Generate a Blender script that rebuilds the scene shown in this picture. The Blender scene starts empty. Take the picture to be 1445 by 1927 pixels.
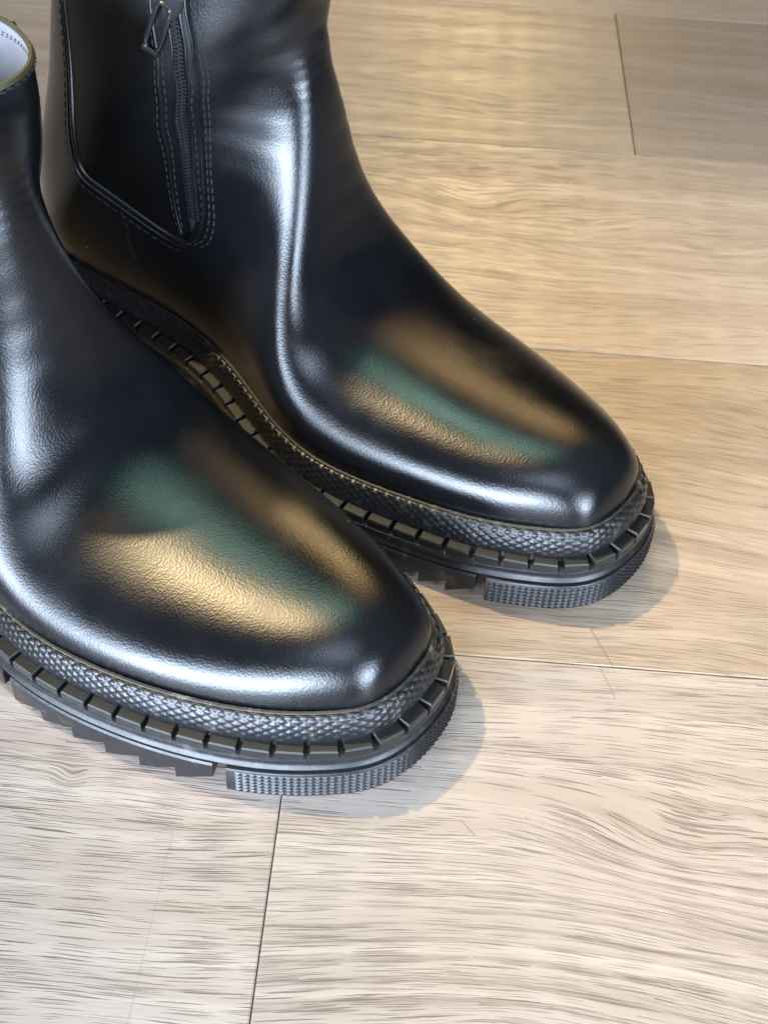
import bpy, bmesh, math, random
import numpy as np
from mathutils import Matrix, Vector
random.seed(7)
MM = 0.001
sc = bpy.context.scene
COL = sc.collection

# ------------------------------------------------------------------ camera, world, lamps, exposure
cd = bpy.data.cameras.new('camera'); cam = bpy.data.objects.new('camera', cd); COL.objects.link(cam)
_f = Vector((-0.014757, 0.702001, -0.712023)); _r = Vector((0.996938, 0.065019, 0.043442)); _u = Vector((-0.076791, 0.709202, 0.700811))
cam.matrix_world = Matrix(((_r.x, _u.x, -_f.x, 0), (_r.y, _u.y, -_f.y, 0), (_r.z, _u.z, -_f.z, 0.35708), (0, 0, 0, 1)))
cd.sensor_fit = 'HORIZONTAL'; cd.sensor_width = 36.0; cd.lens = 36.0*2400/1445
cd.clip_start = 0.01; cd.clip_end = 50
cd.dof.use_dof = True; cd.dof.focus_distance = 0.42; cd.dof.aperture_fstop = 34
sc.camera = cam
w = bpy.data.worlds.new('World'); sc.world = w; w.use_nodes = True
w.node_tree.nodes['Background'].inputs[0].default_value = (0.62, 0.66, 0.75, 1)
w.node_tree.nodes['Background'].inputs[1].default_value = 0.012
TARGET = Vector((0.0, 0.32, 0.04))
def lamp(name, az, el, dist, sx, sy, color, power, spread=180):
    a = math.radians(az); e = math.radians(el)
    d = Vector((math.cos(a)*math.cos(e), math.sin(a)*math.cos(e), math.sin(e)))
    l = bpy.data.lights.new(name, 'AREA'); l.shape = 'RECTANGLE'; l.size = sx; l.size_y = sy
    l.color = color; l.energy = power; l.spread = math.radians(spread)
    o = bpy.data.objects.new(name, l); COL.objects.link(o)
    o.location = TARGET+d*dist; o.rotation_euler = (-d).to_track_quat('-Z', 'Y').to_euler()
    return o
def spot(name, az, el, dist, radius, color, power, cone=60):
    a = math.radians(az); e = math.radians(el)
    d = Vector((math.cos(a)*math.cos(e), math.sin(a)*math.cos(e), math.sin(e)))
    l = bpy.data.lights.new(name, 'SPOT'); l.color = color; l.energy = power
    l.shadow_soft_size = radius; l.spot_size = math.radians(cone); l.spot_blend = .9
    o = bpy.data.objects.new(name, l); COL.objects.link(o)
    o.location = TARGET+d*dist; o.rotation_euler = (Vector((.16, .35, 0))-o.location).to_track_quat('-Z', 'Y').to_euler()
    return o
# shop windows behind the photographer (cool), ceiling panels and warm ceiling spots
lamp('window_light', -117, 14, 1.6, 1.35, 0.62, (.66, .80, 1.0), 140)
lamp('window_light', -51, 17, 1.6, 0.36, 0.66, (.66, .80, 1.0), 46)
lamp('ceiling_panel_light', -88, 62, 1.9, 0.5, 0.22, (.66, .80, 1.0), 9)
lamp('tinted_panel_light', 95, 74, 1.9, 0.16, 0.45, (.16, .85, .62), 1.2)
lamp('warm_panel_light', 78, 43, 2.0, 0.34, 0.20, (1.0, .62, .24), 4.5)
lamp('warm_wall_light', 88, 27, 2.6, 0.10, 0.7, (1.0, .72, .34), 15)
lamp('warm_wall_light', 97, 26, 2.6, 0.10, 0.7, (1.0, .66, .40), 3.5)
lamp('warm_panel_light', -178, 72, 1.9, 0.13, 0.24, (1.0, .62, .22), 1.3)
spot('ceiling_spot', 158, 62, 2.3, 0.028, (1.0, .77, .43), 262, 17)
spot('tinted_spot', 110, 68, 2.3, 0.028, (.62, 1.0, .80), 27, 24)
vs = sc.view_settings; vs.view_transform = 'Standard'; vs.look = 'None'; vs.exposure = 0.15; vs.gamma = 1.0
vs.use_curve_mapping = False
sc.render.engine = 'CYCLES'; sc.cycles.max_bounces = 6; sc.cycles.use_denoising = True
# ------------------------------------------------------------------ boot geometry (millimetres; x = medial, y = toward the toe, z = up)
def nspline(x, y, xq):
    x = np.asarray(x, float); y = np.asarray(y, float); xq = np.asarray(xq, float); n = len(x); h = np.diff(x)
    A = np.zeros((n, n)); r = np.zeros((n,) + y.shape[1:]); A[0, 0] = A[-1, -1] = 1
    for i in range(1, n - 1):
        A[i, i-1] = h[i-1]; A[i, i] = 2*(h[i-1]+h[i]); A[i, i+1] = h[i]
        r[i] = 6*((y[i+1]-y[i])/h[i] - (y[i]-y[i-1])/h[i-1])
    M = np.linalg.solve(A, r)
    k = np.clip(np.searchsorted(x, xq, side='right')-1, 0, n-2); d = xq-x[k]; e = x[k+1]-xq; hh = h[k]
    if y.ndim > 1: d = d[..., None]; e = e[..., None]; hh = hh[..., None]
    return M[k]*e**3/(6*hh)+M[k+1]*d**3/(6*hh)+(y[k]/hh-M[k]*hh/6)*e+(y[k+1]/hh-M[k+1]*hh/6)*d

def zf(y):            # height of the feather line (leather meets sole) with a little toe spring
    y = np.asarray(y, float)
    return 30 + 6.0*np.clip((200-y)/200, 0, 1)**1.5 + 6*np.clip((y-185)/115, 0, 1.1)**2
def zbot(y):          # underside of the tread
    return 6*np.clip((np.asarray(y, float)-185)/115, 0, 1.1)**2

# By Bz | Fy Fz | medial, lateral half width at the feather line (first 9 rows) or of the section | widest level | upper/lower fullness | centre shift | ridge shift
ROWS = np.array([
 [298.0, 38.5, 298.0, 38.5,   0,   0, .45, 2.0, 2.2, -1.5, 0],
 [296.0, 31.5, 294.6, 47.5, 13.3, 14, .44, 2.0, 2.2, -1.5, 0],
 [289.6, 27, 286.8, 54, 22.2, 23, .41, 2.05, 2.4, -1.5, 1],
 [278.2, 24.5, 274.5, 57, 28.7, 32.5, .37, 2.05, 2.6, -2, 3],
 [260.2, 23, 256.5, 57.3, 36, 42.8, .34, 1.95, 3.0, -3, 5],
 [231.2, 22, 226.0, 58.8, 42.5, 53.6, .32, 1.75, 3.6, -4, 7],
 [198.8, 22, 181.5, 67.5, 46.2, 59.8, .31, 1.6, 3.8, -5, 7],
 [164.9, 23, 163.8, 92, 38.8, 56.9, .31, 1.5, 4, -6, 6],
 [130.0, 24, 156.5, 118.5, 25.5, 49.5, .30, 1.5, 4, -7.5, 4],
 [ 95.0, 25, 152, 139.5, 32, 44.0, .31, 1.55, 3.6, -8.5, 2],
 [ 60.0, 26, 149.3, 151.8, 35.6, 40.2, .35, 1.58, 3.2, -9, 1],
 [ 28.0, 28, 148.4, 158.6, 41, 38.2, .41, 1.62, 2.7, -9, 0],
 [ 11.5, 38, 147.9, 162.8, 45.6, 37, .44, 1.66, 2.15, -9, 0],
 [ 10.2, 58, 148.2, 167, 46.1, 36.6, .47, 1.7, 2.05, -9, 0],
 [ 15.0, 82, 148.8, 171.9, 45.3, 37.3, .49, 1.72, 2.1, -9, 0],
 [ 21.7, 110, 150.6, 176.6, 43.2, 39.5, .5, 1.74, 2.0, -9, 0],
 [ 27.3, 140, 152.8, 181.4, 40.4, 42, .5, 1.7, 2.0, -9, 0],
 [ 33.5, 172, 155.0, 186.7, 36.5, 43.6, .5, 1.8, 2.0, -9, 0]], float)
NFT = 9; SMAX = float(len(ROWS)-1)
def shape(sn, cs, pu, pl):
    k = (2/pu-1)*.68; e = 2/pl
    hx = np.where(sn >= 0, sn*(1-k*cs*cs), -np.abs(sn)**e)
    xx = np.sign(cs)*np.where(sn >= 0, np.abs(cs), np.abs(cs)**e)
    return hx, xx
def widths(R):
    R = R.copy(); ph = np.linspace(-np.pi/2, np.pi/2, 721)
    for k in range(1, NFT):
        By, Bz, Fy, Fz, M, L, m, pu, pl, xr, rg = R[k]
        hx, xx = shape(np.sin(ph), np.cos(ph), pu, pl)
        t = m+np.where(hx >= 0, 1-m, m)*hx; y = By+(Fy-By)*t; z = Bz+(Fz-Bz)*t
        g = np.interp(0, z-zf(y), xx)
        R[k, 4] = (M-xr)/g; R[k, 5] = (L+xr)/g
    return R
RW = widths(ROWS)
def surf(s, ph, out=0.0):
    "point of the upper at section s, angle ph (broadcast arrays); out = offset along the normal in mm"
    s, ph = np.broadcast_arrays(np.asarray(s, float), np.asarray(ph, float))
    if np.any(out != 0):
        e = 2e-3; sc = np.clip(s, e*3, SMAX-e*2)
        a = surf(sc+e, ph)-surf(sc-e, ph); b = surf(sc, ph+e)-surf(sc, ph-e)
        n = np.cross(b, a); n /= np.linalg.norm(n, axis=-1, keepdims=True)+1e-9
        return surf(s, ph)+n*np.asarray(out)[..., None] if np.ndim(out) else surf(s, ph)+n*out
    V = nspline(np.arange(len(RW)), RW, s.ravel()).reshape(s.shape+(11,))
    By, Bz, Fy, Fz, wM, wL, m, pu, pl, xr, rg = [V[..., i] for i in range(11)]
    sn, cs = np.sin(ph), np.cos(ph)
    hx, xx = shape(sn, cs, pu, pl)
    t = m+np.where(sn >= 0, 1-m, m)*hx
    x = np.where(cs >= 0, wM, wL)*xx+xr+rg*np.clip(hx, 0, 1)**1.5
    return np.stack([x, By+(Fy-By)*t, Bz+(Fz-Bz)*t], -1)
def feather(n=900):
    "slice of the upper with z = zf(y): closed polyline, heel back -> medial -> toe -> lateral"
    S = np.linspace(0.02, SMAX, 340)[:, None]
    cols = []
    for sg in (1, -1):
        ph = np.linspace(-np.pi/2, np.pi/2, 160)[None, :]
        P = surf(S, ph if sg > 0 else np.pi-ph); d = P[..., 2]-zf(P[..., 1]); L = []
        for k in range(len(S)):
            j = np.where((d[k, :-1] <= 0) & (d[k, 1:] > 0))[0]
            if len(j):
                j = j[0]; t = d[k, j]/(d[k, j]-d[k, j+1]); L.append(P[k, j]*(1-t)+P[k, j+1]*t)
        cols.append(L)
    C = np.array(cols[0][::-1]+cols[1])
    keep = [C[0]]
    for q in C[1:]:
        if np.linalg.norm(q-keep[-1]) > 4: keep.append(q)
    if np.linalg.norm(keep[-1]-keep[0]) < 4: keep.pop()
    C = np.array(keep); C = np.r_[C, C[:1]]
    l = np.r_[0, np.cumsum(np.linalg.norm(np.diff(C, axis=0), axis=1))]
    lx = np.r_[l[-8:-1]-l[-1], l, l[1:8]+l[-1]]; Cx = np.r_[C[-8:-1], C, C[1:8]]
    Q = nspline(lx, Cx, np.linspace(0, l[-1], n, endpoint=False))
    for _ in range(60): Q = .25*np.roll(Q, 1, 0)+.5*Q+.25*np.roll(Q, -1, 0)
    l = np.r_[0, np.cumsum(np.linalg.norm(np.diff(np.r_[Q, Q[:1]], axis=0), axis=1))]
    u = np.linspace(0, l[-1], n, endpoint=False); Q2 = np.r_[Q, Q[:1]]
    Q = np.stack([np.interp(u, l, Q2[:, i]) for i in range(3)], 1); Q[:, 2] = zf(Q[:, 1])
    return Q
def outnormals(Q):
    T = np.roll(Q[:, :2], -2, 0)-np.roll(Q[:, :2], 2, 0); T /= np.linalg.norm(T, axis=1)[:, None]
    N = np.stack([T[:, 1], -T[:, 0]], 1)
    if (N*(Q[:, :2]-Q[:, :2].mean(0))).sum() < 0: N = -N
    for _ in range(12):
        N = .25*np.roll(N, 1, 0)+.5*N+.25*np.roll(N, -1, 0)
    return N/np.linalg.norm(N, axis=1)[:, None], T
FAR = (-170.2, 492.7, math.radians(-33.43)); NEAR = (-239.3, 413.6, math.radians(-34.72))

# ------------------------------------------------------------------ materials
class NT:
    "tiny helper that chains shader nodes"
    def __init__(s, name):
        s.m = bpy.data.materials.new(name); s.m.use_nodes = True; s.t = s.m.node_tree; s.bsdf = s.t.nodes['Principled BSDF']
    def n(s, kind, **props):
        nd = s.t.nodes.new(kind)
        for k, v in props.items(): setattr(nd, k, v)
        return nd
    def put(s, sock, v):
        if hasattr(v, 'is_linked'): s.t.links.new(v, sock)
        else: sock.default_value = v
    def math(s, op, a, b=0.0, c=None, clamp=False):
        nd = s.n('ShaderNodeMath', operation=op, use_clamp=clamp); s.put(nd.inputs[0], a); s.put(nd.inputs[1], b)
        if c is not None: s.put(nd.inputs[2], c)
        return nd.outputs[0]
    def comb(s, x, y, z):
        nd = s.n('ShaderNodeCombineXYZ')
        for i, v in enumerate((x, y, z)): s.put(nd.inputs[i], v)
        return nd.outputs[0]
    def noise(s, vec, scale=1.0, detail=2.0, rough=.5):
        nd = s.n('ShaderNodeTexNoise'); s.put(nd.inputs['Vector'], vec)
        nd.inputs['Scale'].default_value = scale; nd.inputs['Detail'].default_value = detail; nd.inputs['Roughness'].default_value = rough
        return nd.outputs[0]
    def vor(s, vec, scale, feature='F1'):
        nd = s.n('ShaderNodeTexVoronoi', feature=feature); s.put(nd.inputs['Vector'], vec); nd.inputs['Scale'].default_value = scale
        return nd.outputs[0]
    def ramp(s, v, lo, hi, a=0.0, b=1.0):
        nd = s.n('ShaderNodeMapRange', interpolation_type='SMOOTHSTEP'); s.put(nd.inputs[0], v)
        for i, q in enumerate((lo, hi, a, b)): s.put(nd.inputs[i+1], q)
        return nd.outputs[0]
    def mix(s, f, a, b, blend='MIX'):
        nd = s.n('ShaderNodeMix', data_type='RGBA', blend_type=blend); s.put(nd.inputs[0], f)
        for i, q in ((6, a), (7, b)):
            s.put(nd.inputs[i], q if hasattr(q, 'is_linked') else tuple(q)+(1,) if len(q) == 3 else q)
        return nd.outputs[2]
    def bump(s, h, strength, dist, normal=None):
        nd = s.n('ShaderNodeBump'); nd.inputs['Strength'].default_value = strength; nd.inputs['Distance'].default_value = dist
        s.put(nd.inputs['Height'], h)
        if normal is not None: s.put(nd.inputs['Normal'], normal)
        return nd.outputs[0]
    def obj(s): return s.n('ShaderNodeTexCoord').outputs['Object']
    def set(s, **kw):
        for k, v in kw.items():
            sk = s.bsdf.inputs[k.replace('_', ' ')]
            s.put(sk, tuple(v)+(1,) if isinstance(v, tuple) and len(v) == 3 else v)
        return s.m

def satin(t, c, rv, nrm, ior):
    "dark base under a dielectric sheen with short highlight tails"
    df = t.n('ShaderNodeBsdfDiffuse'); t.put(df.inputs['Color'], c); t.put(df.inputs['Normal'], nrm)
    gl = t.n('ShaderNodeBsdfAnisotropic', distribution='BECKMANN'); t.put(gl.inputs['Roughness'], rv); t.put(gl.inputs['Normal'], nrm); gl.inputs['Color'].default_value = (1, 1, 1, 1)
    fr = t.n('ShaderNodeLayerWeight'); fr.inputs['Blend'].default_value = .5; t.put(fr.inputs['Normal'], nrm); f0 = ((ior-1)/(ior+1))**2
    fz = t.math('ADD', t.math('MULTIPLY', t.math('POWER', fr.outputs['Facing'], 5.0), 1-f0), f0)
    mx = t.n('ShaderNodeMixShader'); t.t.links.new(fz, mx.inputs[0]); t.t.links.new(df.outputs[0], mx.inputs[1]); t.t.links.new(gl.outputs[0], mx.inputs[2])
    t.t.nodes.remove(t.bsdf); out = [n for n in t.t.nodes if n.type == 'OUTPUT_MATERIAL'][0]; t.t.links.new(mx.outputs[0], out.inputs[0])
    return t.m
def mat_leather(name, grain=1.0, rough=.325, col=(.004, .0042, .0050), dust=True, ior=1.47):
    t = NT(name); o = t.obj()
    g1 = t.vor(o, 1500, 'SMOOTH_F1'); g2 = t.noise(o, 420, 3, .6); g3 = t.noise(o, 46, 3, .55)
    nrm = t.bump(g2, .018*grain, .0012); nrm = t.bump(g1, .10*grain, .0004, nrm)
    rn = t.noise(o, 23, 4, .6)
    rv = t.ramp(rn, .3, .75, rough-.03, rough+.05)
    c = t.mix(t.ramp(rn, .35, .7), col, tuple(v*1.5 for v in col))
    if dust:
        sp = t.vor(o, 95, 'F1'); dm = t.ramp(sp, .030, .042, 1, 0)
        dm = t.math('MULTIPLY', dm, t.ramp(t.noise(o, 31, 1), .56, .62)); c = t.mix(dm, c, (.42, .40, .36)); rv = t.math('ADD', rv, t.math('MULTIPLY', dm, .3))
    return satin(t, c, rv, nrm, ior)
def mat_rubber(name, col=(.017, .0175, .019), rough=.46, dust=.25):
    t = NT(name); o = t.obj()
    d1 = t.noise(o, 160, 5, .65); d2 = t.noise(o, 38, 3, .6)
    dm = t.math('MULTIPLY', t.ramp(d1, .52, .72), t.ramp(d2, .42, .68)); dm = t.math('MULTIPLY', dm, dust)
    c = t.mix(dm, col, (.30, .27, .22)); sp = t.ramp(t.vor(o, 240, 'F1'), .05, .08, 1, 0); sp = t.math('MULTIPLY', sp, t.ramp(t.noise(o, 90, 1), .58, .64))
    c = t.mix(t.math('MULTIPLY', sp, .8*min(1, dust*3)), c, (.45, .42, .36))
    nrm = t.bump(t.noise(o, 700, 3, .6), .15, .0008)
    return satin(t, c, t.ramp(d2, .3, .7, rough-.04, rough+.08), nrm, 1.47)
def mat_plain(name, col, rough, scale=900, bump=.2, metal=0.0, var=.3):
    t = NT(name); o = t.obj(); nz = t.noise(o, scale, 3, .6)
    c = t.mix(t.ramp(t.noise(o, scale*.1, 4, .6), .3, .7), col, tuple(v*(1-var) for v in col))
    return t.set(Base_Color=c, Roughness=rough, Metallic=metal, Normal=t.bump(nz, bump, .001))
M_LEATHER = mat_leather('black_leather'); M_PANEL = mat_leather('black_panel_leather', .35, .42, (.004, .004, .004), False, 1.42)
M_EDGE = mat_leather('black_edge_leather', .6, .42, dust=False, ior=1.44)
M_RUBBER = mat_rubber('black_rubber', (.009, .0093, .0102), .44, .18); M_STUD = mat_rubber('black_stud_rubber', (.008, .0085, .0095), .33, .06)
M_WELT = mat_rubber('knurled_rubber', (.009, .0094, .0105), .40, .2); M_LIP = mat_rubber('dusty_lip_rubber', (.020, .0165, .012), .62, .55)
M_BLOCK = mat_rubber('block_rubber', (.007, .0068, .0064), .62, .22)
M_LINING = mat_plain('pale_lining_leather', (.30, .30, .325), .6, 500, .3, var=.2)
M_RAW = mat_plain('raw_leather_edge', (.05, .045, .02), .6, 700, .3)
M_THREAD = mat_plain('dark_thread', (.008, .0085, .011), .7, 2500, .4)
M_TAPE = mat_plain('zip_tape_cloth', (.012, .012, .018), .75, 2200, .6)
M_ZIP = mat_plain('black_zip_metal', (.012, .0125, .014), .3, 400, .05, metal=.0)
M_UNDER = mat_plain('dark_subfloor', (.06, .05, .042), .8)

def mat_wood(name, seed, light, mid, dark, bumps=(), marks=(), pore=1.0, figure=1.0):
    "printed oak: colour streaks, growth figure that bends round knots, short dark pores along the grain"
    t = NT(name); sep = t.n('ShaderNodeSeparateXYZ'); t.t.links.new(t.obj(), sep.inputs[0])
    X = t.math('MULTIPLY', sep.outputs[0], 1000.0); Y = t.math('MULTIPLY', sep.outputs[1], 1000.0)
    wv = t.noise(t.comb(t.math('MULTIPLY', X, .0055), t.math('MULTIPLY', Y, .016), seed), 1, 2, .5)
    ph = t.math('ADD', Y, t.math('MULTIPLY', t.math('SUBTRACT', wv, .5), 22.0))
    infl = None
    for (bx, by, amp, sx, sy) in bumps:
        dx = t.math('DIVIDE', t.math('SUBTRACT', X, bx), sx); dy = t.math('DIVIDE', t.math('SUBTRACT', Y, by), sy)
        r2 = t.math('ADD', t.math('MULTIPLY', dx, dx), t.math('MULTIPLY', dy, dy))
        e = t.math('EXPONENT', t.math('MULTIPLY', r2, -1.0))
        ph = t.math('ADD', ph, t.math('MULTIPLY', e, amp)); infl = e if infl is None else t.math('MAXIMUM', infl, e)
    jit = t.noise(t.comb(t.math('MULTIPLY', X, .045), t.math('MULTIPLY', ph, .30), seed+3), 1, 3, .6)
    ph2 = t.math('ADD', ph, t.math('MULTIPLY', t.math('SUBTRACT', jit, .5), 3.6))
    php = t.math('ADD', ph, t.math('MULTIPLY', t.math('SUBTRACT', jit, .5), 1.3))
    streak = t.noise(t.comb(t.math('MULTIPLY', X, .0035), t.math('MULTIPLY', ph2, .085), seed), 1, 4, .62)
    fine = t.noise(t.comb(t.math('MULTIPLY', X, .010), t.math('MULTIPLY', ph2, .80), seed+7), 1, 4, .65)
    ring = t.math('SINE', t.math('ADD', t.math('MULTIPLY', ph2, .92), t.math('MULTIPLY', streak, 9.0)))
    ringm = t.ramp(ring, .15, 1.0)
    if infl is not None: ringm = t.math('MULTIPLY', t.math('MULTIPLY', ringm, t.ramp(infl, .08, .55, .10, 1.0)), t.ramp(jit, .30, .62, .15, 1.0))
    else: ringm = t.math('MULTIPLY', ringm, .12)
    c = t.mix(t.ramp(streak, .32, .68), light, mid)
    c = t.mix(t.math('MULTIPLY', t.ramp(fine, .42, .62), .5), c, mid)
    c = t.mix(t.math('MULTIPLY', ringm, .42*figure), c, dark)
    p1 = t.noise(t.comb(t.math('MULTIPLY', X, .048), t.math('MULTIPLY', php, 2.7), seed+11), 1, 1.5, .5)
    p2 = t.noise(t.comb(t.math('MULTIPLY', X, .085), t.math('MULTIPLY', php, 4.2), seed+17), 1, 1, .5)
    dens = t.noise(t.comb(t.math('MULTIPLY', X, .011), t.math('MULTIPLY', ph, .07), seed+23), 1, 2, .5)
    def strokes(fx, fy, off, r0, r1, lo, hi):
        "separate little pore strokes: one flattened cell each, a random share of the cells kept"
        v = t.n('ShaderNodeTexVoronoi', feature='F1'); t.put(v.inputs['Vector'], t.comb(t.math('MULTIPLY', X, fx), t.math('MULTIPLY', php, fy), seed+off)); v.inputs['Scale'].default_value = 1.0
        sp = t.n('ShaderNodeSeparateColor'); t.t.links.new(v.outputs['Color'], sp.inputs[0])
        keep = t.math('LESS_THAN', sp.outputs[0], t.math('ADD', t.ramp(dens, .32, .68, lo, hi), t.math('MULTIPLY', ringm, .55)))
        return t.math('MULTIPLY', t.math('MULTIPLY', t.ramp(v.outputs['Distance'], r0, r1, 1, 0), keep), t.ramp(sp.outputs[1], 0, 1, .45, 1.0))
    por = t.math('MAXIMUM', strokes(.034, 1.40, 31, .24, .42, .22, .95), t.math('MULTIPLY', strokes(.055, 2.3, 47, .28, .50, .35, .9), .8))
    por = t.math('MULTIPLY', por, pore)
    c = t.mix(t.math('MULTIPLY', por, .78, clamp=True), c, tuple(v*.55 for v in dark))
    for (x1, y1, x2, y2, hw, st) in marks:
        dx, dy = x2-x1, y2-y1; L2 = dx*dx+dy*dy
        u = t.math('DIVIDE', t.math('ADD', t.math('MULTIPLY', t.math('SUBTRACT', X, x1), dx), t.math('MULTIPLY', t.math('SUBTRACT', Y, y1), dy)), L2, clamp=True)
        ex = t.math('SUBTRACT', X, t.math('ADD', x1, t.math('MULTIPLY', u, dx))); ey = t.math('SUBTRACT', Y, t.math('ADD', y1, t.math('MULTIPLY', u, dy)))
        d = t.math('SQRT', t.math('ADD', t.math('MULTIPLY', ex, ex), t.math('MULTIPLY', ey, ey)))
        d = t.math('ADD', d, t.math('MULTIPLY', t.math('SUBTRACT', p2, .5), hw))
        c = t.mix(t.math('MULTIPLY', t.ramp(d, hw*.4, hw*1.3, 1, 0), st), c, (.14, .10, .075))
    h = t.math('SUBTRACT', t.math('MULTIPLY', fine, .3), por)
    nrm = t.bump(h, .35, .0004); nrm = t.bump(t.noise(t.comb(X, t.math('MULTIPLY', Y, 1.0), seed), 1.1, 3, .6), .06, .0006, nrm)
    rgh = t.math('ADD', t.ramp(streak, .3, .7, .36, .43), t.math('MULTIPLY', por, .18))
    return t.set(Base_Color=c, Roughness=rgh, Normal=nrm, Specular_IOR_Level=.42)

# ------------------------------------------------------------------ mesh helpers
def new_mesh(name, verts, faces, mat, smooth=True, sharp=None):
    me = bpy.data.meshes.new(name); me.from_pydata([tuple(v) for v in verts], [], [tuple(f) for f in faces]); me.update()
    me.materials.append(mat)
    me.polygons.foreach_set('use_smooth', [smooth]*len(me.polygons))
    if smooth and sharp: me.set_sharp_from_angle(angle=math.radians(sharp))
    return me
def link(name, me, parent=None, kind=None, loc=None, rot=None):
    o = bpy.data.objects.new(name, me); COL.objects.link(o)
    if parent is not None: o.parent = parent
    if kind: o['kind'] = kind
    if loc is not None: o.location = loc
    if rot is not None: o.rotation_euler = rot
    return o
def grid_faces(nu, nv, wrap_u=False, wrap_v=False, base=0):
    U = np.arange(nu if wrap_u else nu-1); V = np.arange(nv if wrap_v else nv-1)
    u, v = np.meshgrid(U, V, indexing='ij'); u2 = (u+1) % nu; v2 = (v+1) % nv
    return (np.stack([u*nv+v, u2*nv+v, u2*nv+v2, u*nv+v2], -1).reshape(-1, 4)+base).tolist()
def cat(parts):
    V = []; F = []; n = 0
    for v, f in parts:
        v = np.asarray(v); V.append(v); F += [[i+n for i in q] for q in f]; n += len(v)
    return np.concatenate(V), F
def tube(path, r, seg=8, closed=False, cap=True):
    path = np.asarray(path, float); n = len(path)
    T = np.gradient(path, axis=0) if not closed else np.roll(path, -1, 0)-np.roll(path, 1, 0)
    T /= np.linalg.norm(T, axis=1)[:, None]+1e-12
    ref = np.array([0.13, 0.21, .97]); A = np.cross(T, ref); A /= np.linalg.norm(A, axis=1)[:, None]+1e-12; B = np.cross(T, A)
    a = np.linspace(0, 2*np.pi, seg, endpoint=False); rr = np.broadcast_to(np.asarray(r, float), (n,))
    P = path[:, None]+rr[:, None, None]*(A[:, None]*np.cos(a)[None, :, None]+B[:, None]*np.sin(a)[None, :, None])
    F = grid_faces(n, seg, closed, True)
    if cap and not closed: F += [list(range(seg)), [(n-1)*seg+i for i in range(seg)]]
    return P.reshape(-1, 3), F
def stitches(path, length=2.5, gap=.9, r=.3, sink=0.0):
    "short thread capsules along a polyline"
    path = np.asarray(path, float); l = np.r_[0, np.cumsum(np.linalg.norm(np.diff(path, axis=0), axis=1))]
    parts = []; p = 0.3
    while p+length < l[-1]:
        q = np.linspace(p, p+length, 4); c = np.stack([np.interp(q, l, path[:, i]) for i in range(3)], 1)
        parts.append(tube(c, [r*.45, r, r, r*.45], 6)); p += length+gap
    return parts
def curve_sp(pts, n=80):
    pts = np.asarray(pts, float); d = np.diff(pts, axis=0)*np.array([11.0, 42.0]); l = np.r_[0, np.cumsum(np.linalg.norm(d, axis=1))]
    return nspline(l, pts, np.linspace(0, l[-1], n))

# ------------------------------------------------------------------ floor
floor_me = new_mesh('floor', [(x, y, z) for z in (-.012, -.0046) for x, y in ((-.95, -.3), (.95, -.3), (.95, 1.55), (-.95, 1.55))],
                    [(0, 3, 2, 1), (4, 5, 6, 7), (0, 1, 5, 4), (1, 2, 6, 5), (2, 3, 7, 6), (3, 0, 4, 7)], M_UNDER, False)
floor = link('floor', floor_me, kind='structure')
LT = (.352, .296, .252); MD = (.262, .212, .174); DK = (.150, .112, .084)
def tone(c, k): return tuple(v*q for v, q in zip(c, k))
def plank(x0, x1, y0, y1, mat):
    g = .19; e = .42; d = .28
    B = [(x0+g, y0+g), (x1-g, y0+g), (x1-g, y1-g), (x0+g, y1-g)]; I = [(x0+g+e, y0+g+e), (x1-g-e, y0+g+e), (x1-g-e, y1-g-e), (x0+g+e, y1-g-e)]
    V = [(x, y, -4.4) for x, y in B]+[(x, y, -d) for x, y in B]+[(x, y, 0) for x, y in I]
    F = [(3, 2, 1, 0), (8, 9, 10, 11)]
    for i in range(4):
        j = (i+1) % 4; F += [(i, j, 4+j, 4+i), (4+i, 4+j, 8+j, 8+i)]
    return link('plank', new_mesh('plank', np.array(V)*MM, F, mat, False), floor)
W_CATH = mat_wood('oak_cathedral', 3.1, tone(LT, (1.02, 1.0, 1.0)), MD, DK, bumps=[(136, 207, 19, 52, 28), (88, 214, 8, 26, 15), (40, 160, -8, 80, 30)],
                  marks=[(26.1, 216.9, 30.4, 212.2, .35, .55), (71.5, 290, 78.4, 270, .3, .5)], pore=1.0, figure=1.35)
W_LEFT = mat_wood('oak_left', 8.4, tone(LT, (1.0, .985, .99)), tone(MD, (1.02, 1.0, 1.0)), DK, bumps=[(-100, 221, 3, 5, 4)],
                  marks=[(-63.9, 206, -66.4, 120, .22, .3)], pore=1.15, figure=.7)
W_MID = mat_wood('oak_honey', 13.7, tone(LT, (.95, .885, .77)), tone(MD, (.94, .87, .76)), tone(DK, (1, .95, .9)), bumps=[(210, 400, 22, 90, 40), (60, 350, -16, 60, 30)],
                 marks=[(71.5, 300.2, 78.4, 284, .35, .7), (105.9, 333, 105.6, 326.5, .3, .45), (103, 329.8, 109, 329.2, .25, .35)], pore=.8, figure=.5)
W_KNOT = mat_wood('oak_knot', 21.2, tone(LT, (1.06, 1.03, 1.0)), tone(MD, (1.08, 1.05, 1.02)), tone(DK, (1.1, 1.08, 1.05)), bumps=[(24, 576, 15, 30, 23), (78, 560, 13, 40, 24), (150, 546, 12, 50, 26)], pore=.75, figure=.45)
W_TAN = mat_wood('oak_tan', 27.9, tone(LT, (1.0, .98, .93)), tone(MD, (1.0, .97, .93)), DK, bumps=[(60, 690, 10, 90, 20)], pore=.4, figure=.4)
W_GREY = mat_wood('oak_grey', 33.3, tone(LT, (.80, .78, .77)), tone(MD, (.80, .77, .75)), tone(DK, (.9, .9, .9)), bumps=[(200, 700, 14, 80, 26)], pore=.5, figure=.5)
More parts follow.
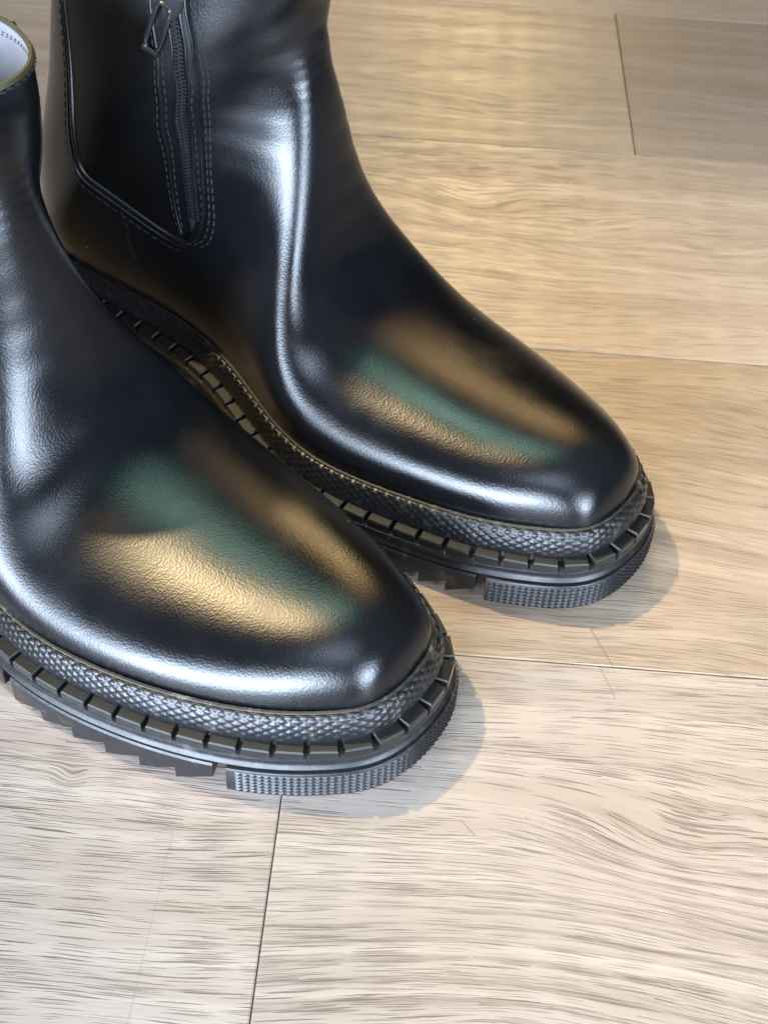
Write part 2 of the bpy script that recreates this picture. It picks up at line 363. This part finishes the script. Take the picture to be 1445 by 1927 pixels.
W_BACK = mat_wood('oak_back', 39.5, tone(LT, (.95, .95, .95)), tone(MD, (.97, .97, .96)), DK, pore=.4, figure=.4)
Y0 = 103.8
ROW = {-2: [(-950, 300, W_BACK), (300, 950, W_GREY)], -1: [(-950, -520, W_TAN), (-520, 700, W_BACK), (700, 950, W_CATH)],
       0: [(-950, -31.8, W_LEFT), (-31.8, 950, W_CATH)], 1: [(-950, -480, W_GREY), (-480, 740, W_MID), (740, 950, W_BACK)],
       2: [(-950, -690, W_TAN), (-690, 530, W_KNOT), (530, 950, W_LEFT)], 3: [(-950, 112.8, W_TAN), (112.8, 950, W_GREY)],
       4: [(-950, -340, W_KNOT), (-340, 880, W_BACK), (880, 950, W_MID)], 5: [(-950, 240, W_GREY), (240, 950, W_TAN)],
       6: [(-950, -120, W_BACK), (-120, 950, W_KNOT)], 7: [(-950, 420, W_TAN), (420, 950, W_MID)]}
for k, L in ROW.items():
    for (a, b, m) in L: plank(a, b, Y0+180*k, Y0+180*(k+1), m)

# ------------------------------------------------------------------ boots
Q = feather(900); QN, QT = outnormals(Q); NQ = len(Q)
QL = np.r_[0, np.cumsum(np.linalg.norm(np.diff(np.r_[Q, Q[:1]], axis=0), axis=1))]   # arc length along the feather line
def q_at(idx):
    "feather point, outward normal, tangent at fractional indices"
    i = np.asarray(idx, float) % NQ; a = np.floor(i).astype(int) % NQ; b = (a+1) % NQ; f = (i-np.floor(i))[..., None]
    return Q[a]*(1-f)+Q[b]*f, QN[a]*(1-f)+QN[b]*f, QT[a]*(1-f)+QT[b]*f
def rail(idx, d, dz=None, zabs=None):
    p, n, _ = q_at(idx); P = p.copy(); P[..., :2] += n*np.asarray(d)[..., None] if np.ndim(d) else n*d
    P[..., 2] = zf(p[..., 1])+dz if zabs is None else zabs
    return P
BACK = [(17.0, -.68), (16.289, -.515), (15.552, -.38), (14.954, -.299), (14.245, -.197), (13.496, -.122), (12.856, -.055), (12.351, .016), (11.756, .088), (10.985, .122), (10.448, .141), (9.972, .158), (9.585, .183), (9.418, .208)]
ZL = [(17.0, .22), (16.444, .29), (15.657, .377), (14.444, .475), (12.919, .56), (11.39, .55), (10.448, .434), (9.902, .315), (9.59, .234)]
ZT = [(17.0, .385), (16.429, .448), (15.512, .532), (14.286, .621), (12.587, .692), (11.08, .64), (10.218, .527), (9.706, .409), (9.465, .342)]
ZR = [(17.0, .46), (16.411, .525), (15.395, .621), (13.996, .722), (12.137, .78), (10.739, .697), (9.972, .582), (9.525, .457), (9.325, .35), (9.319, .266), (9.418, .208)]
def wob(P, k, seed):
    "slow organic unevenness, sum of sines, about -1..1"
    r = np.random.RandomState(seed); o = 0
    for i in range(7):
        d = r.normal(size=3); d /= np.linalg.norm(d); o = o+np.sin(P@d*k*(.6+.25*i)+r.uniform(0, 6.28))/(1+.35*i)
    return o/3.0
def in_poly(pts, poly):
    x, y = pts[..., 0], pts[..., 1]; c = np.zeros(x.shape, bool); n = len(poly)
    for i in range(n):
        x1, y1 = poly[i]; x2, y2 = poly[(i+1) % n]
        c ^= ((y1 > y) != (y2 > y)) & (x < (x2-x1)*(y-y1)/(y2-y1+1e-12)+x1)
    return c

BUMP_A, BUMP_B = 371, 520            # toe bumper, as feather-line indices (medial end, lateral end)
def make_boot(pose, mir, name, label, group):
    root = bpy.data.objects.new(name, None); COL.objects.link(root)
    root.location = (pose[0]*MM, pose[1]*MM, 0); root.rotation_euler = (0, 0, pose[2]); root.empty_display_size = .05
    root['label'] = label; root['category'] = 'boot'; root['group'] = group
    def L2B(P):
        P = np.asarray(P, float); return np.stack([P[..., 1], -mir*P[..., 0], P[..., 2]], -1)*MM
    def part(nm, V, F, mat, parent=None, smooth=True, sharp=40, kind=None):
        if mir < 0: F = [list(f)[::-1] for f in F]
        return link(nm, new_mesh(nm, L2B(V).reshape(-1, 3), F, mat, smooth, sharp), parent or root, kind)
    # ---- leather upper
    back, zl, zt, zr = curve_sp(BACK, 120), curve_sp(ZL, 110), curve_sp(ZT, 110), curve_sp(ZR, 130)
    s = np.r_[np.linspace(.0, 1, 14)[:-1]**1.0, np.linspace(1, SMAX, 230)]; ph = np.linspace(-np.pi, np.pi, 256, endpoint=False)
    Sg, Pg = np.meshgrid(s, ph, indexing='ij'); P = surf(Sg, Pg)
    poly = np.r_[back, zr[::-1]]; ins = in_poly(np.stack([Sg, Pg], -1), poly)
    bp = surf(poly[::3, 0], poly[::3, 1]); disp = np.zeros(Sg.shape); Pi = P[ins]
    dist = np.full(len(Pi), 1e9)
    for b in bp: dist = np.minimum(dist, ((Pi-b)**2).sum(1))
    dist[Sg[ins] > 16.5] += 0
    u = np.clip(np.sqrt(dist)/2.6, 0, 1); disp[ins] = -1.0*u*u*(3-2*u)
    seed = 5 if mir > 0 else 11
    disp += .26*wob(P, .05, seed)*np.clip(Sg-1.5, 0, 1)
    fm = np.exp(-((Sg-9.4)/2.6)**2)*np.exp(-((Pg-1.35)/.75)**2)                       # flex creases over the ankle
    disp += fm*(.17*np.sin(P[..., 2]*.62+1.8*np.sin(P[..., 0]*.09+seed)+P[..., 1]*.15)*(.5+.5*np.sin(P[..., 0]*.11+P[..., 2]*.05+seed))+.03*np.sin(P[..., 2]*1.7+2.2*np.sin(P[..., 0]*.17)))
    P = surf(Sg, Pg, disp)
    P[0] = P[0].mean(0)
    part('leather_upper', P.reshape(-1, 3), grid_faces(len(s), len(ph), False, True), M_LEATHER, sharp=None)
    # ---- inset side panel, folded edges, zip
    def patch(c1, c2, nv, off):
        n = min(len(c1), len(c2)); i1 = np.linspace(0, len(c1)-1, n); i2 = np.linspace(0, len(c2)-1, n)
        a = np.stack([np.interp(i1, np.arange(len(c1)), c1[:, k]) for k in (0, 1)], 1); b = np.stack([np.interp(i2, np.arange(len(c2)), c2[:, k]) for k in (0, 1)], 1)
        v = np.linspace(0, 1, nv)[None, :, None]; C = a[:, None]*(1-v)+b[:, None]*v
        return surf(C[..., 0], C[..., 1], off).reshape(-1, 3), grid_faces(n, nv)
    def on(c, off, ds=0.0, dp=0.0): return surf(c[:, 0]+ds, c[:, 1]+dp, off)
    panel = part('side_panel', *patch(back, zl, 30, -.3), M_PANEL)
    part('panel_edge', *tube(on(back, -.15), np.linspace(.9, .8, len(back)), 8), M_EDGE)
    part('panel_edge', *tube(on(back, .05, 0, -.035), .45, 8), M_EDGE)
    pl = part('zip_placket', *patch(zl, zt-np.array([0, .042]), 8, .25), M_EDGE)
    part('placket_edge', *tube(on(zl, .2), .6, 8), M_EDGE, pl)
    part('placket_edge', *tube(on(zt-np.array([0, .042]), .2), .5, 8), M_EDGE, pl)
    pr = part('zip_placket', *patch(zt+np.array([0, .040]), zr, 8, .55), M_EDGE)
    part('placket_edge', *tube(on(zt+np.array([0, .040]), .5), .7, 8), M_EDGE, pr)
    part('placket_edge', *tube(on(zr, .35), .5, 8), M_EDGE, pr)
    tape = part('zip_tape', *patch(zt-np.array([0, .05]), zt+np.array([0, .05]), 6, -.05), M_TAPE)
    zt3 = on(curve_sp(ZT, 400), .25); zn = on(curve_sp(ZT, 400), 1.25)-zt3; l = np.r_[0, np.cumsum(np.linalg.norm(np.diff(zt3, axis=0), axis=1))]; teeth = []
    q = 1.0; side = 1
    while q < l[-1]-2:
        c = np.array([np.interp(q, l, zt3[:, i]) for i in range(3)]); c2 = np.array([np.interp(q+.5, l, zt3[:, i]) for i in range(3)])
        T = (c2-c)/np.linalg.norm(c2-c); N = np.array([np.interp(q, l, zn[:, i]) for i in range(3)]); N /= np.linalg.norm(N); B = np.cross(N, T); c = c+B*side*.55
        bx = [c+T*a*.42+B*b*.95+N*k for k in (-.3, .75) for a, b in ((-1, -1), (1, -1), (1, 1), (-1, 1))]
        teeth.append((np.array(bx), [(4, 5, 6, 7), (0, 1, 5, 4), (1, 2, 6, 5), (2, 3, 7, 6), (3, 0, 4, 7)])); q += .72; side = -side
    part('zip_teeth', *cat(teeth), M_ZIP, tape, smooth=False, kind='stuff')
    # slider and its pull
    def frame_at(sp):
        c = surf(np.array(sp[0]), np.array(sp[1])); N = surf(np.array(sp[0]), np.array(sp[1]), 1.0)-c; D = surf(np.array(sp[0]-.1), np.array(sp[1]))-c
        D = D-N*(D@N); D /= np.linalg.norm(D); return c, N, D, np.cross(N, D)
    if mir > 0:
        c, N, D, B = frame_at((16.3, .455))
        prof = [(-4.5, 2.6), (-3.8, 3.4), (0, 3.6), (3.6, 2.8), (4.5, 1.8)]; sv = []
        for k in (.1, 1.3, 1.8):
            g = 1.0 if k < 1.5 else .8
            sv += [c+D*a+B*b*g+N*k for a, b in prof]+[c+D*a-B*b*g+N*k for a, b in prof[::-1]]
        sf = grid_faces(3, 10, False, True)+[list(range(20, 30)), list(range(0, 10))[::-1]]
        sl = part('zip_slider', np.array(sv), sf, M_ZIP, sharp=30)
        a = np.linspace(0, 2*np.pi, 40, endpoint=False); cc = c+D*9.0+N*1.6-B*2.0
        loop = cc+np.sign(np.cos(a))[:, None]*(np.abs(np.cos(a))**.45)[:, None]*D*8.5+np.sign(np.sin(a))[:, None]*(np.abs(np.sin(a))**.6)[:, None]*B*2.8
        part('zip_pull', *tube(loop, .8, 8, closed=True), M_ZIP, sl)
        hl = cc+D*10.5; part('zip_pull', *tube(np.array([hl-B*3.0-D*2, hl-D*2, hl+B*3.0-D*2]), 1.1, 8), M_ZIP, sl)
    # side seam and stitch rows
    ss = curve_sp([(10.938, .112), (10.649, .045), (10.292, -.019), (10.0, -.09)], 30)
    part('side_seam', *tube(on(ss, -.28), .6, 8), M_EDGE)
    st = []
    for c2, dp, ds in ((zr, .035, .05), (zr, .062, .10), (zl, -.022, 0), (zl, .03, 0), (zr, -.03, 0)):
        cc2 = c2.copy(); cc2[:, 1] += dp; low = np.clip((9.95-cc2[:, 0])/.5, 0, 1); cc2[:, 0] -= ds*low*2.2; cc2[:, 1] -= dp*low*.5
        st += stitches(on(cc2, .42 if c2 is zr and dp < 0 else .22))
    st += stitches(on(back, .05, 0, -.075), 2.6, 1.0, .26)
    part('stitching', *cat(st), M_THREAD, kind='stuff')
    # ---- collar: cut edge, pale lining, two stitch rows
    phc = np.linspace(-np.pi, np.pi, 180, endpoint=False); o0 = surf(np.full(180, SMAX), phc); o1 = surf(np.full(180, SMAX), phc, -1.5)
    up = np.array([0, 0, 1.0]); rim = np.stack([o0+np.array([0, 0, -.3]), o0*.75+o1*.25+up*.9, o0*.25+o1*.75+up*.9, o1+np.array([0, 0, -.3])], 1)
    part('collar_edge', rim.reshape(-1, 3), grid_faces(180, 4, True, False), M_RAW)
    sl_ = np.linspace(SMAX, 11.6, 40); Lg = surf(*np.meshgrid(sl_, phc, indexing='ij'), np.full((40, 180), -1.5))
    part('lining', Lg.reshape(-1, 3), grid_faces(40, 180, False, True)+[list(range(39*180, 40*180))], M_LINING)
    cs = []
    for ds, r in ((.13, .42), (.23, .42)):
        cs += stitches(surf(np.full(361, SMAX-ds), np.linspace(-np.pi, np.pi, 361), .25), 2.2, 1.1, r)
    for ds in (.28, .36):
        cs += stitches(surf(np.full(361, SMAX-ds), np.linspace(-np.pi, np.pi, 361), -1.4), 2.2, 1.2, .3)
    part('collar_stitching', *cat(cs), M_THREAD, kind='stuff')
    # ---- welt: knurled rim with a dusty lip
    nu, nv = 2400, 30; idx = np.linspace(0, NQ, nu, endpoint=False)
    vv = np.linspace(0, 1, nv); wd = nspline([0, .12, .3, .55, .8, 1], [.3, 1.5, 3.0, 4.3, 4.8, 4.6], vv); wz = nspline([0, .12, .3, .55, .8, 1], [.3, 1.4, .7, -2.3, -5.4, -8.6], vv)
    wid = np.r_[0, np.cumsum(np.hypot(np.diff(wd), np.diff(wz)))]; td, tz = np.gradient(wd), np.gradient(wz); tl = np.hypot(td, tz); nd, nz = -tz/tl, td/tl
    arc = np.interp(idx, np.arange(NQ+1), QL)[:, None]; arc = arc*(4.6*round(QL[-1]/4.6)/QL[-1]); al = np.pi*(arc/4.6+wid[None]/2.7); be = np.pi*(arc/4.6-wid[None]/2.7)
    hgt = np.minimum(np.abs(np.sin(al)), np.abs(np.sin(be)))**.5*.62*np.clip((vv-.14)/.10, 0, 1)[None]*np.clip((1.0-vv)/.08, 0, 1)[None]
    p, n, _ = q_at(idx); W = np.empty((nu, nv, 3)); W[..., :2] = p[:, None, :2]+n[:, None, :]*(wd[None]+hgt*nd[None])[..., None]; W[..., 2] = zf(p[:, 1])[:, None]+wz[None]+hgt*nz[None]
    welt = part('welt', W.reshape(-1, 3), grid_faces(nu, nv, True, False), M_WELT, sharp=None)
    li = np.linspace(0, NQ, 900, endpoint=False); rn = np.random.RandomState(seed).normal(size=900)*.10
    part('welt_lip', *tube(rail(li, 1.15+rn*.5, 1.3), 0.75+np.abs(rn)*.8, 7, closed=True), M_LIP, welt)
    # ---- midsole band
    prof = [(-4, -2), (3.8, -9.0), (4.2, -11.4), (8.3, -11.9), (8.9, -12.3), (9.05, -12.9), (8.7, -13.6), (8.45, -14.8), (8.75, -15.9), (9.35, -16.5), (9.6, -16.9), (9.5, -17.5), (8.6, -17.9), (-3, -17.9)]
    mi = np.linspace(0, NQ, 520, endpoint=False); Pm = np.stack([rail(mi, d, dz) for d, dz in prof], 1); npf = len(prof)
    mid = part('midsole', Pm.reshape(-1, 3), grid_faces(520, npf, True, False)+[[i*npf+npf-1 for i in range(520)]], M_RUBBER, sharp=35)
    # ---- row of welt blocks (one shared mesh)
    per = QL[-1]; nb = int(round((per+2*np.pi*6.6)/10.4)); bv = []; hx = 4.45
    for zt_, ins_ in ((0.0, .0), (2.9, .0), (3.5, .35)):
        for x, y in ((-1, -1), (1, -1), (1, 1), (-1, 1)):
            bv.append((x*(hx-ins_), y*(2.15-ins_*(1 if y > 0 else 0)), zt_+(.35 if y < 0 else 0)))
    bf = grid_faces(3, 4, False, True)+[(8, 9, 10, 11), (3, 2, 1, 0)]
    bme = new_mesh('welt_block', np.array(bv)*MM, bf, M_BLOCK, False)
    oi = np.linspace(0, NQ, 4000, endpoint=False); op = rail(oi, 6.6, 0.0); ol = np.r_[0, np.cumsum(np.linalg.norm(np.diff(np.r_[op, op[:1]], axis=0), axis=1))]
    for k in range(nb):
        i = np.interp((k+.5)/nb*ol[-1], ol, np.arange(4001))/4000*NQ; p0, n0, _ = q_at(np.array(i)); n0 = n0/np.linalg.norm(n0)
        c0 = L2B(np.array([p0[0]+n0[0]*6.65, p0[1]+n0[1]*6.65, zf(p0[1])-12.0])); nb_ = (n0[1], -mir*n0[0])
        link('welt_block', bme, mid, loc=c0, rot=(random.uniform(-.012, .012), 0, math.atan2(nb_[1], nb_[0])-math.pi/2))
    # ---- toe bumper with pyramid studs
    bi = np.linspace(BUMP_A, BUMP_B, 140); p0, _, _ = q_at(bi); zb = zbot(p0[:, 1])
    bprof = [(-6, None, -18.0), (9.0, None, -18.0), (10.3, None, -18.3), (10.75, None, -19.0), (10.75, .5, None), (10.2, 0, None), (-6, 0, None)]
    Pb = np.stack([rail(bi, d, dz) if dz is not None else rail(bi, d, zabs=zb+k) for d, k, dz in bprof], 1); m = len(bprof)
    toe = part('toe_bumper', Pb.reshape(-1, 3), grid_faces(140, m, False, True)+[list(range(m)), [139*m+i for i in range(m)]], M_RUBBER, sharp=35)
    # stud pitch along the outer wall
    ow = rail(np.linspace(BUMP_A, BUMP_B, 1500), 10.75, 0.0); owl = np.r_[0, np.cumsum(np.linalg.norm(np.diff(ow[:, :2], axis=0), axis=1))]
    ncol = int((owl[-1]-1.5)/2.3); sme = new_mesh('stud', np.array([(-1.12, 0, -.5), (1.12, 0, -.5), (1.12, 0, .5), (-1.12, 0, .5), (0, .80, 0)])*np.array([MM, MM, 1]), [(0, 1, 4), (1, 2, 4), (2, 3, 4), (3, 0, 4)], M_STUD, False)
    rest = []; cols = [(c_, (.75+2.3*(c_+.5))) for c_ in range(ncol)]
    first = cols[:50] if mir > 0 else cols[-50:]
    for c_, q in cols:
        i = np.interp(q, owl, np.linspace(BUMP_A, BUMP_B, 1500)); pp, nn, _ = q_at(np.array(i)); nn = nn/np.linalg.norm(nn); zlo = float(zbot(pp[1]))+.45; zhi = float(zf(pp[1]))-19.05; hh = (zhi-zlo)/6
        for r_ in range(6):
            cpt = np.array([pp[0]+nn[0]*10.72, pp[1]+nn[1]*10.72, zlo+hh*(r_+.5)])
            if (c_, q) in first:
                o = link('stud', sme, toe, loc=L2B(cpt), rot=(0, 0, math.atan2(-mir*nn[0], nn[1])-math.pi/2)); o.scale = (1, 1, hh*MM*.97)
            else:
                T = np.array([nn[1], -nn[0], 0]); N3 = np.array([nn[0], nn[1], 0]); Z = np.array([0, 0, 1.0])
                rest.append((np.array([cpt-T*1.12-Z*hh*.485, cpt+T*1.12-Z*hh*.485, cpt+T*1.12+Z*hh*.485, cpt-T*1.12+Z*hh*.485, cpt+N3*.80]), [(0, 1, 4), (1, 2, 4), (2, 3, 4), (3, 0, 4)]))
    if rest: part('stud_field', *cat(rest), M_STUD, toe, smooth=False, kind='stuff')
    # ---- saw-toothed tread blocks along both sides and round the heel
    def tread(i0, i1, toeward_end, nt):
        edges = np.linspace(i0, i1, nt+1); V = []; F = []
        for k in range(nt):
            seg = np.linspace(edges[k], edges[k+1], 5); t = (seg-seg[0])/(seg[-1]-seg[0]); rise = 5.2*(t if toeward_end else 1-t)
            pz = q_at(seg)[0]; zb_ = zbot(pz[:, 1])+rise
            st_ = np.stack([rail(seg, -20, -18.2), rail(seg, 9.6, -18.2), rail(seg, 10.2, -18.9), rail(seg, 10.2, zabs=zb_), rail(seg, -20, zabs=zb_)], 1)
            b = len(V); V += st_.reshape(-1, 3).tolist(); F += grid_faces(5, 5, False, True, b)
            F += [[b+i for i in range(5)], [b+20+i for i in range(5)]]
        part('tread_block', np.array(V), F, M_RUBBER, sharp=30)
    tread(196, 277, True, 6); tread(281, 366, True, 6)
    tread(526, 628, False, 6); tread(633, 712, False, 6)
    tread(2, 52, True, 4); tread(56, 106, True, 4); tread(848, 898, False, 4); tread(794, 844, False, 4)
    # plain underside under the toe and heel so the tread is closed
    under = [rail(np.linspace(0, NQ, 260, endpoint=False), -18, -17.0), rail(np.linspace(0, NQ, 260, endpoint=False), -19, zabs=5.0)]
    part('outsole', np.concatenate(under), [[i, (i+1) % 260, 260+(i+1) % 260, 260+i] for i in range(260)]+[[260+i for i in range(260)]], M_RUBBER, sharp=35)
    return root
make_boot(FAR, 1, 'leather_boot', 'black leather ankle boot turned to show its side zip, standing behind the other boot', 'pair of black ankle boots')
make_boot(NEAR, -1, 'leather_boot', 'black leather ankle boot with pale lining visible at its collar, no zip on show', 'pair of black ankle boots')
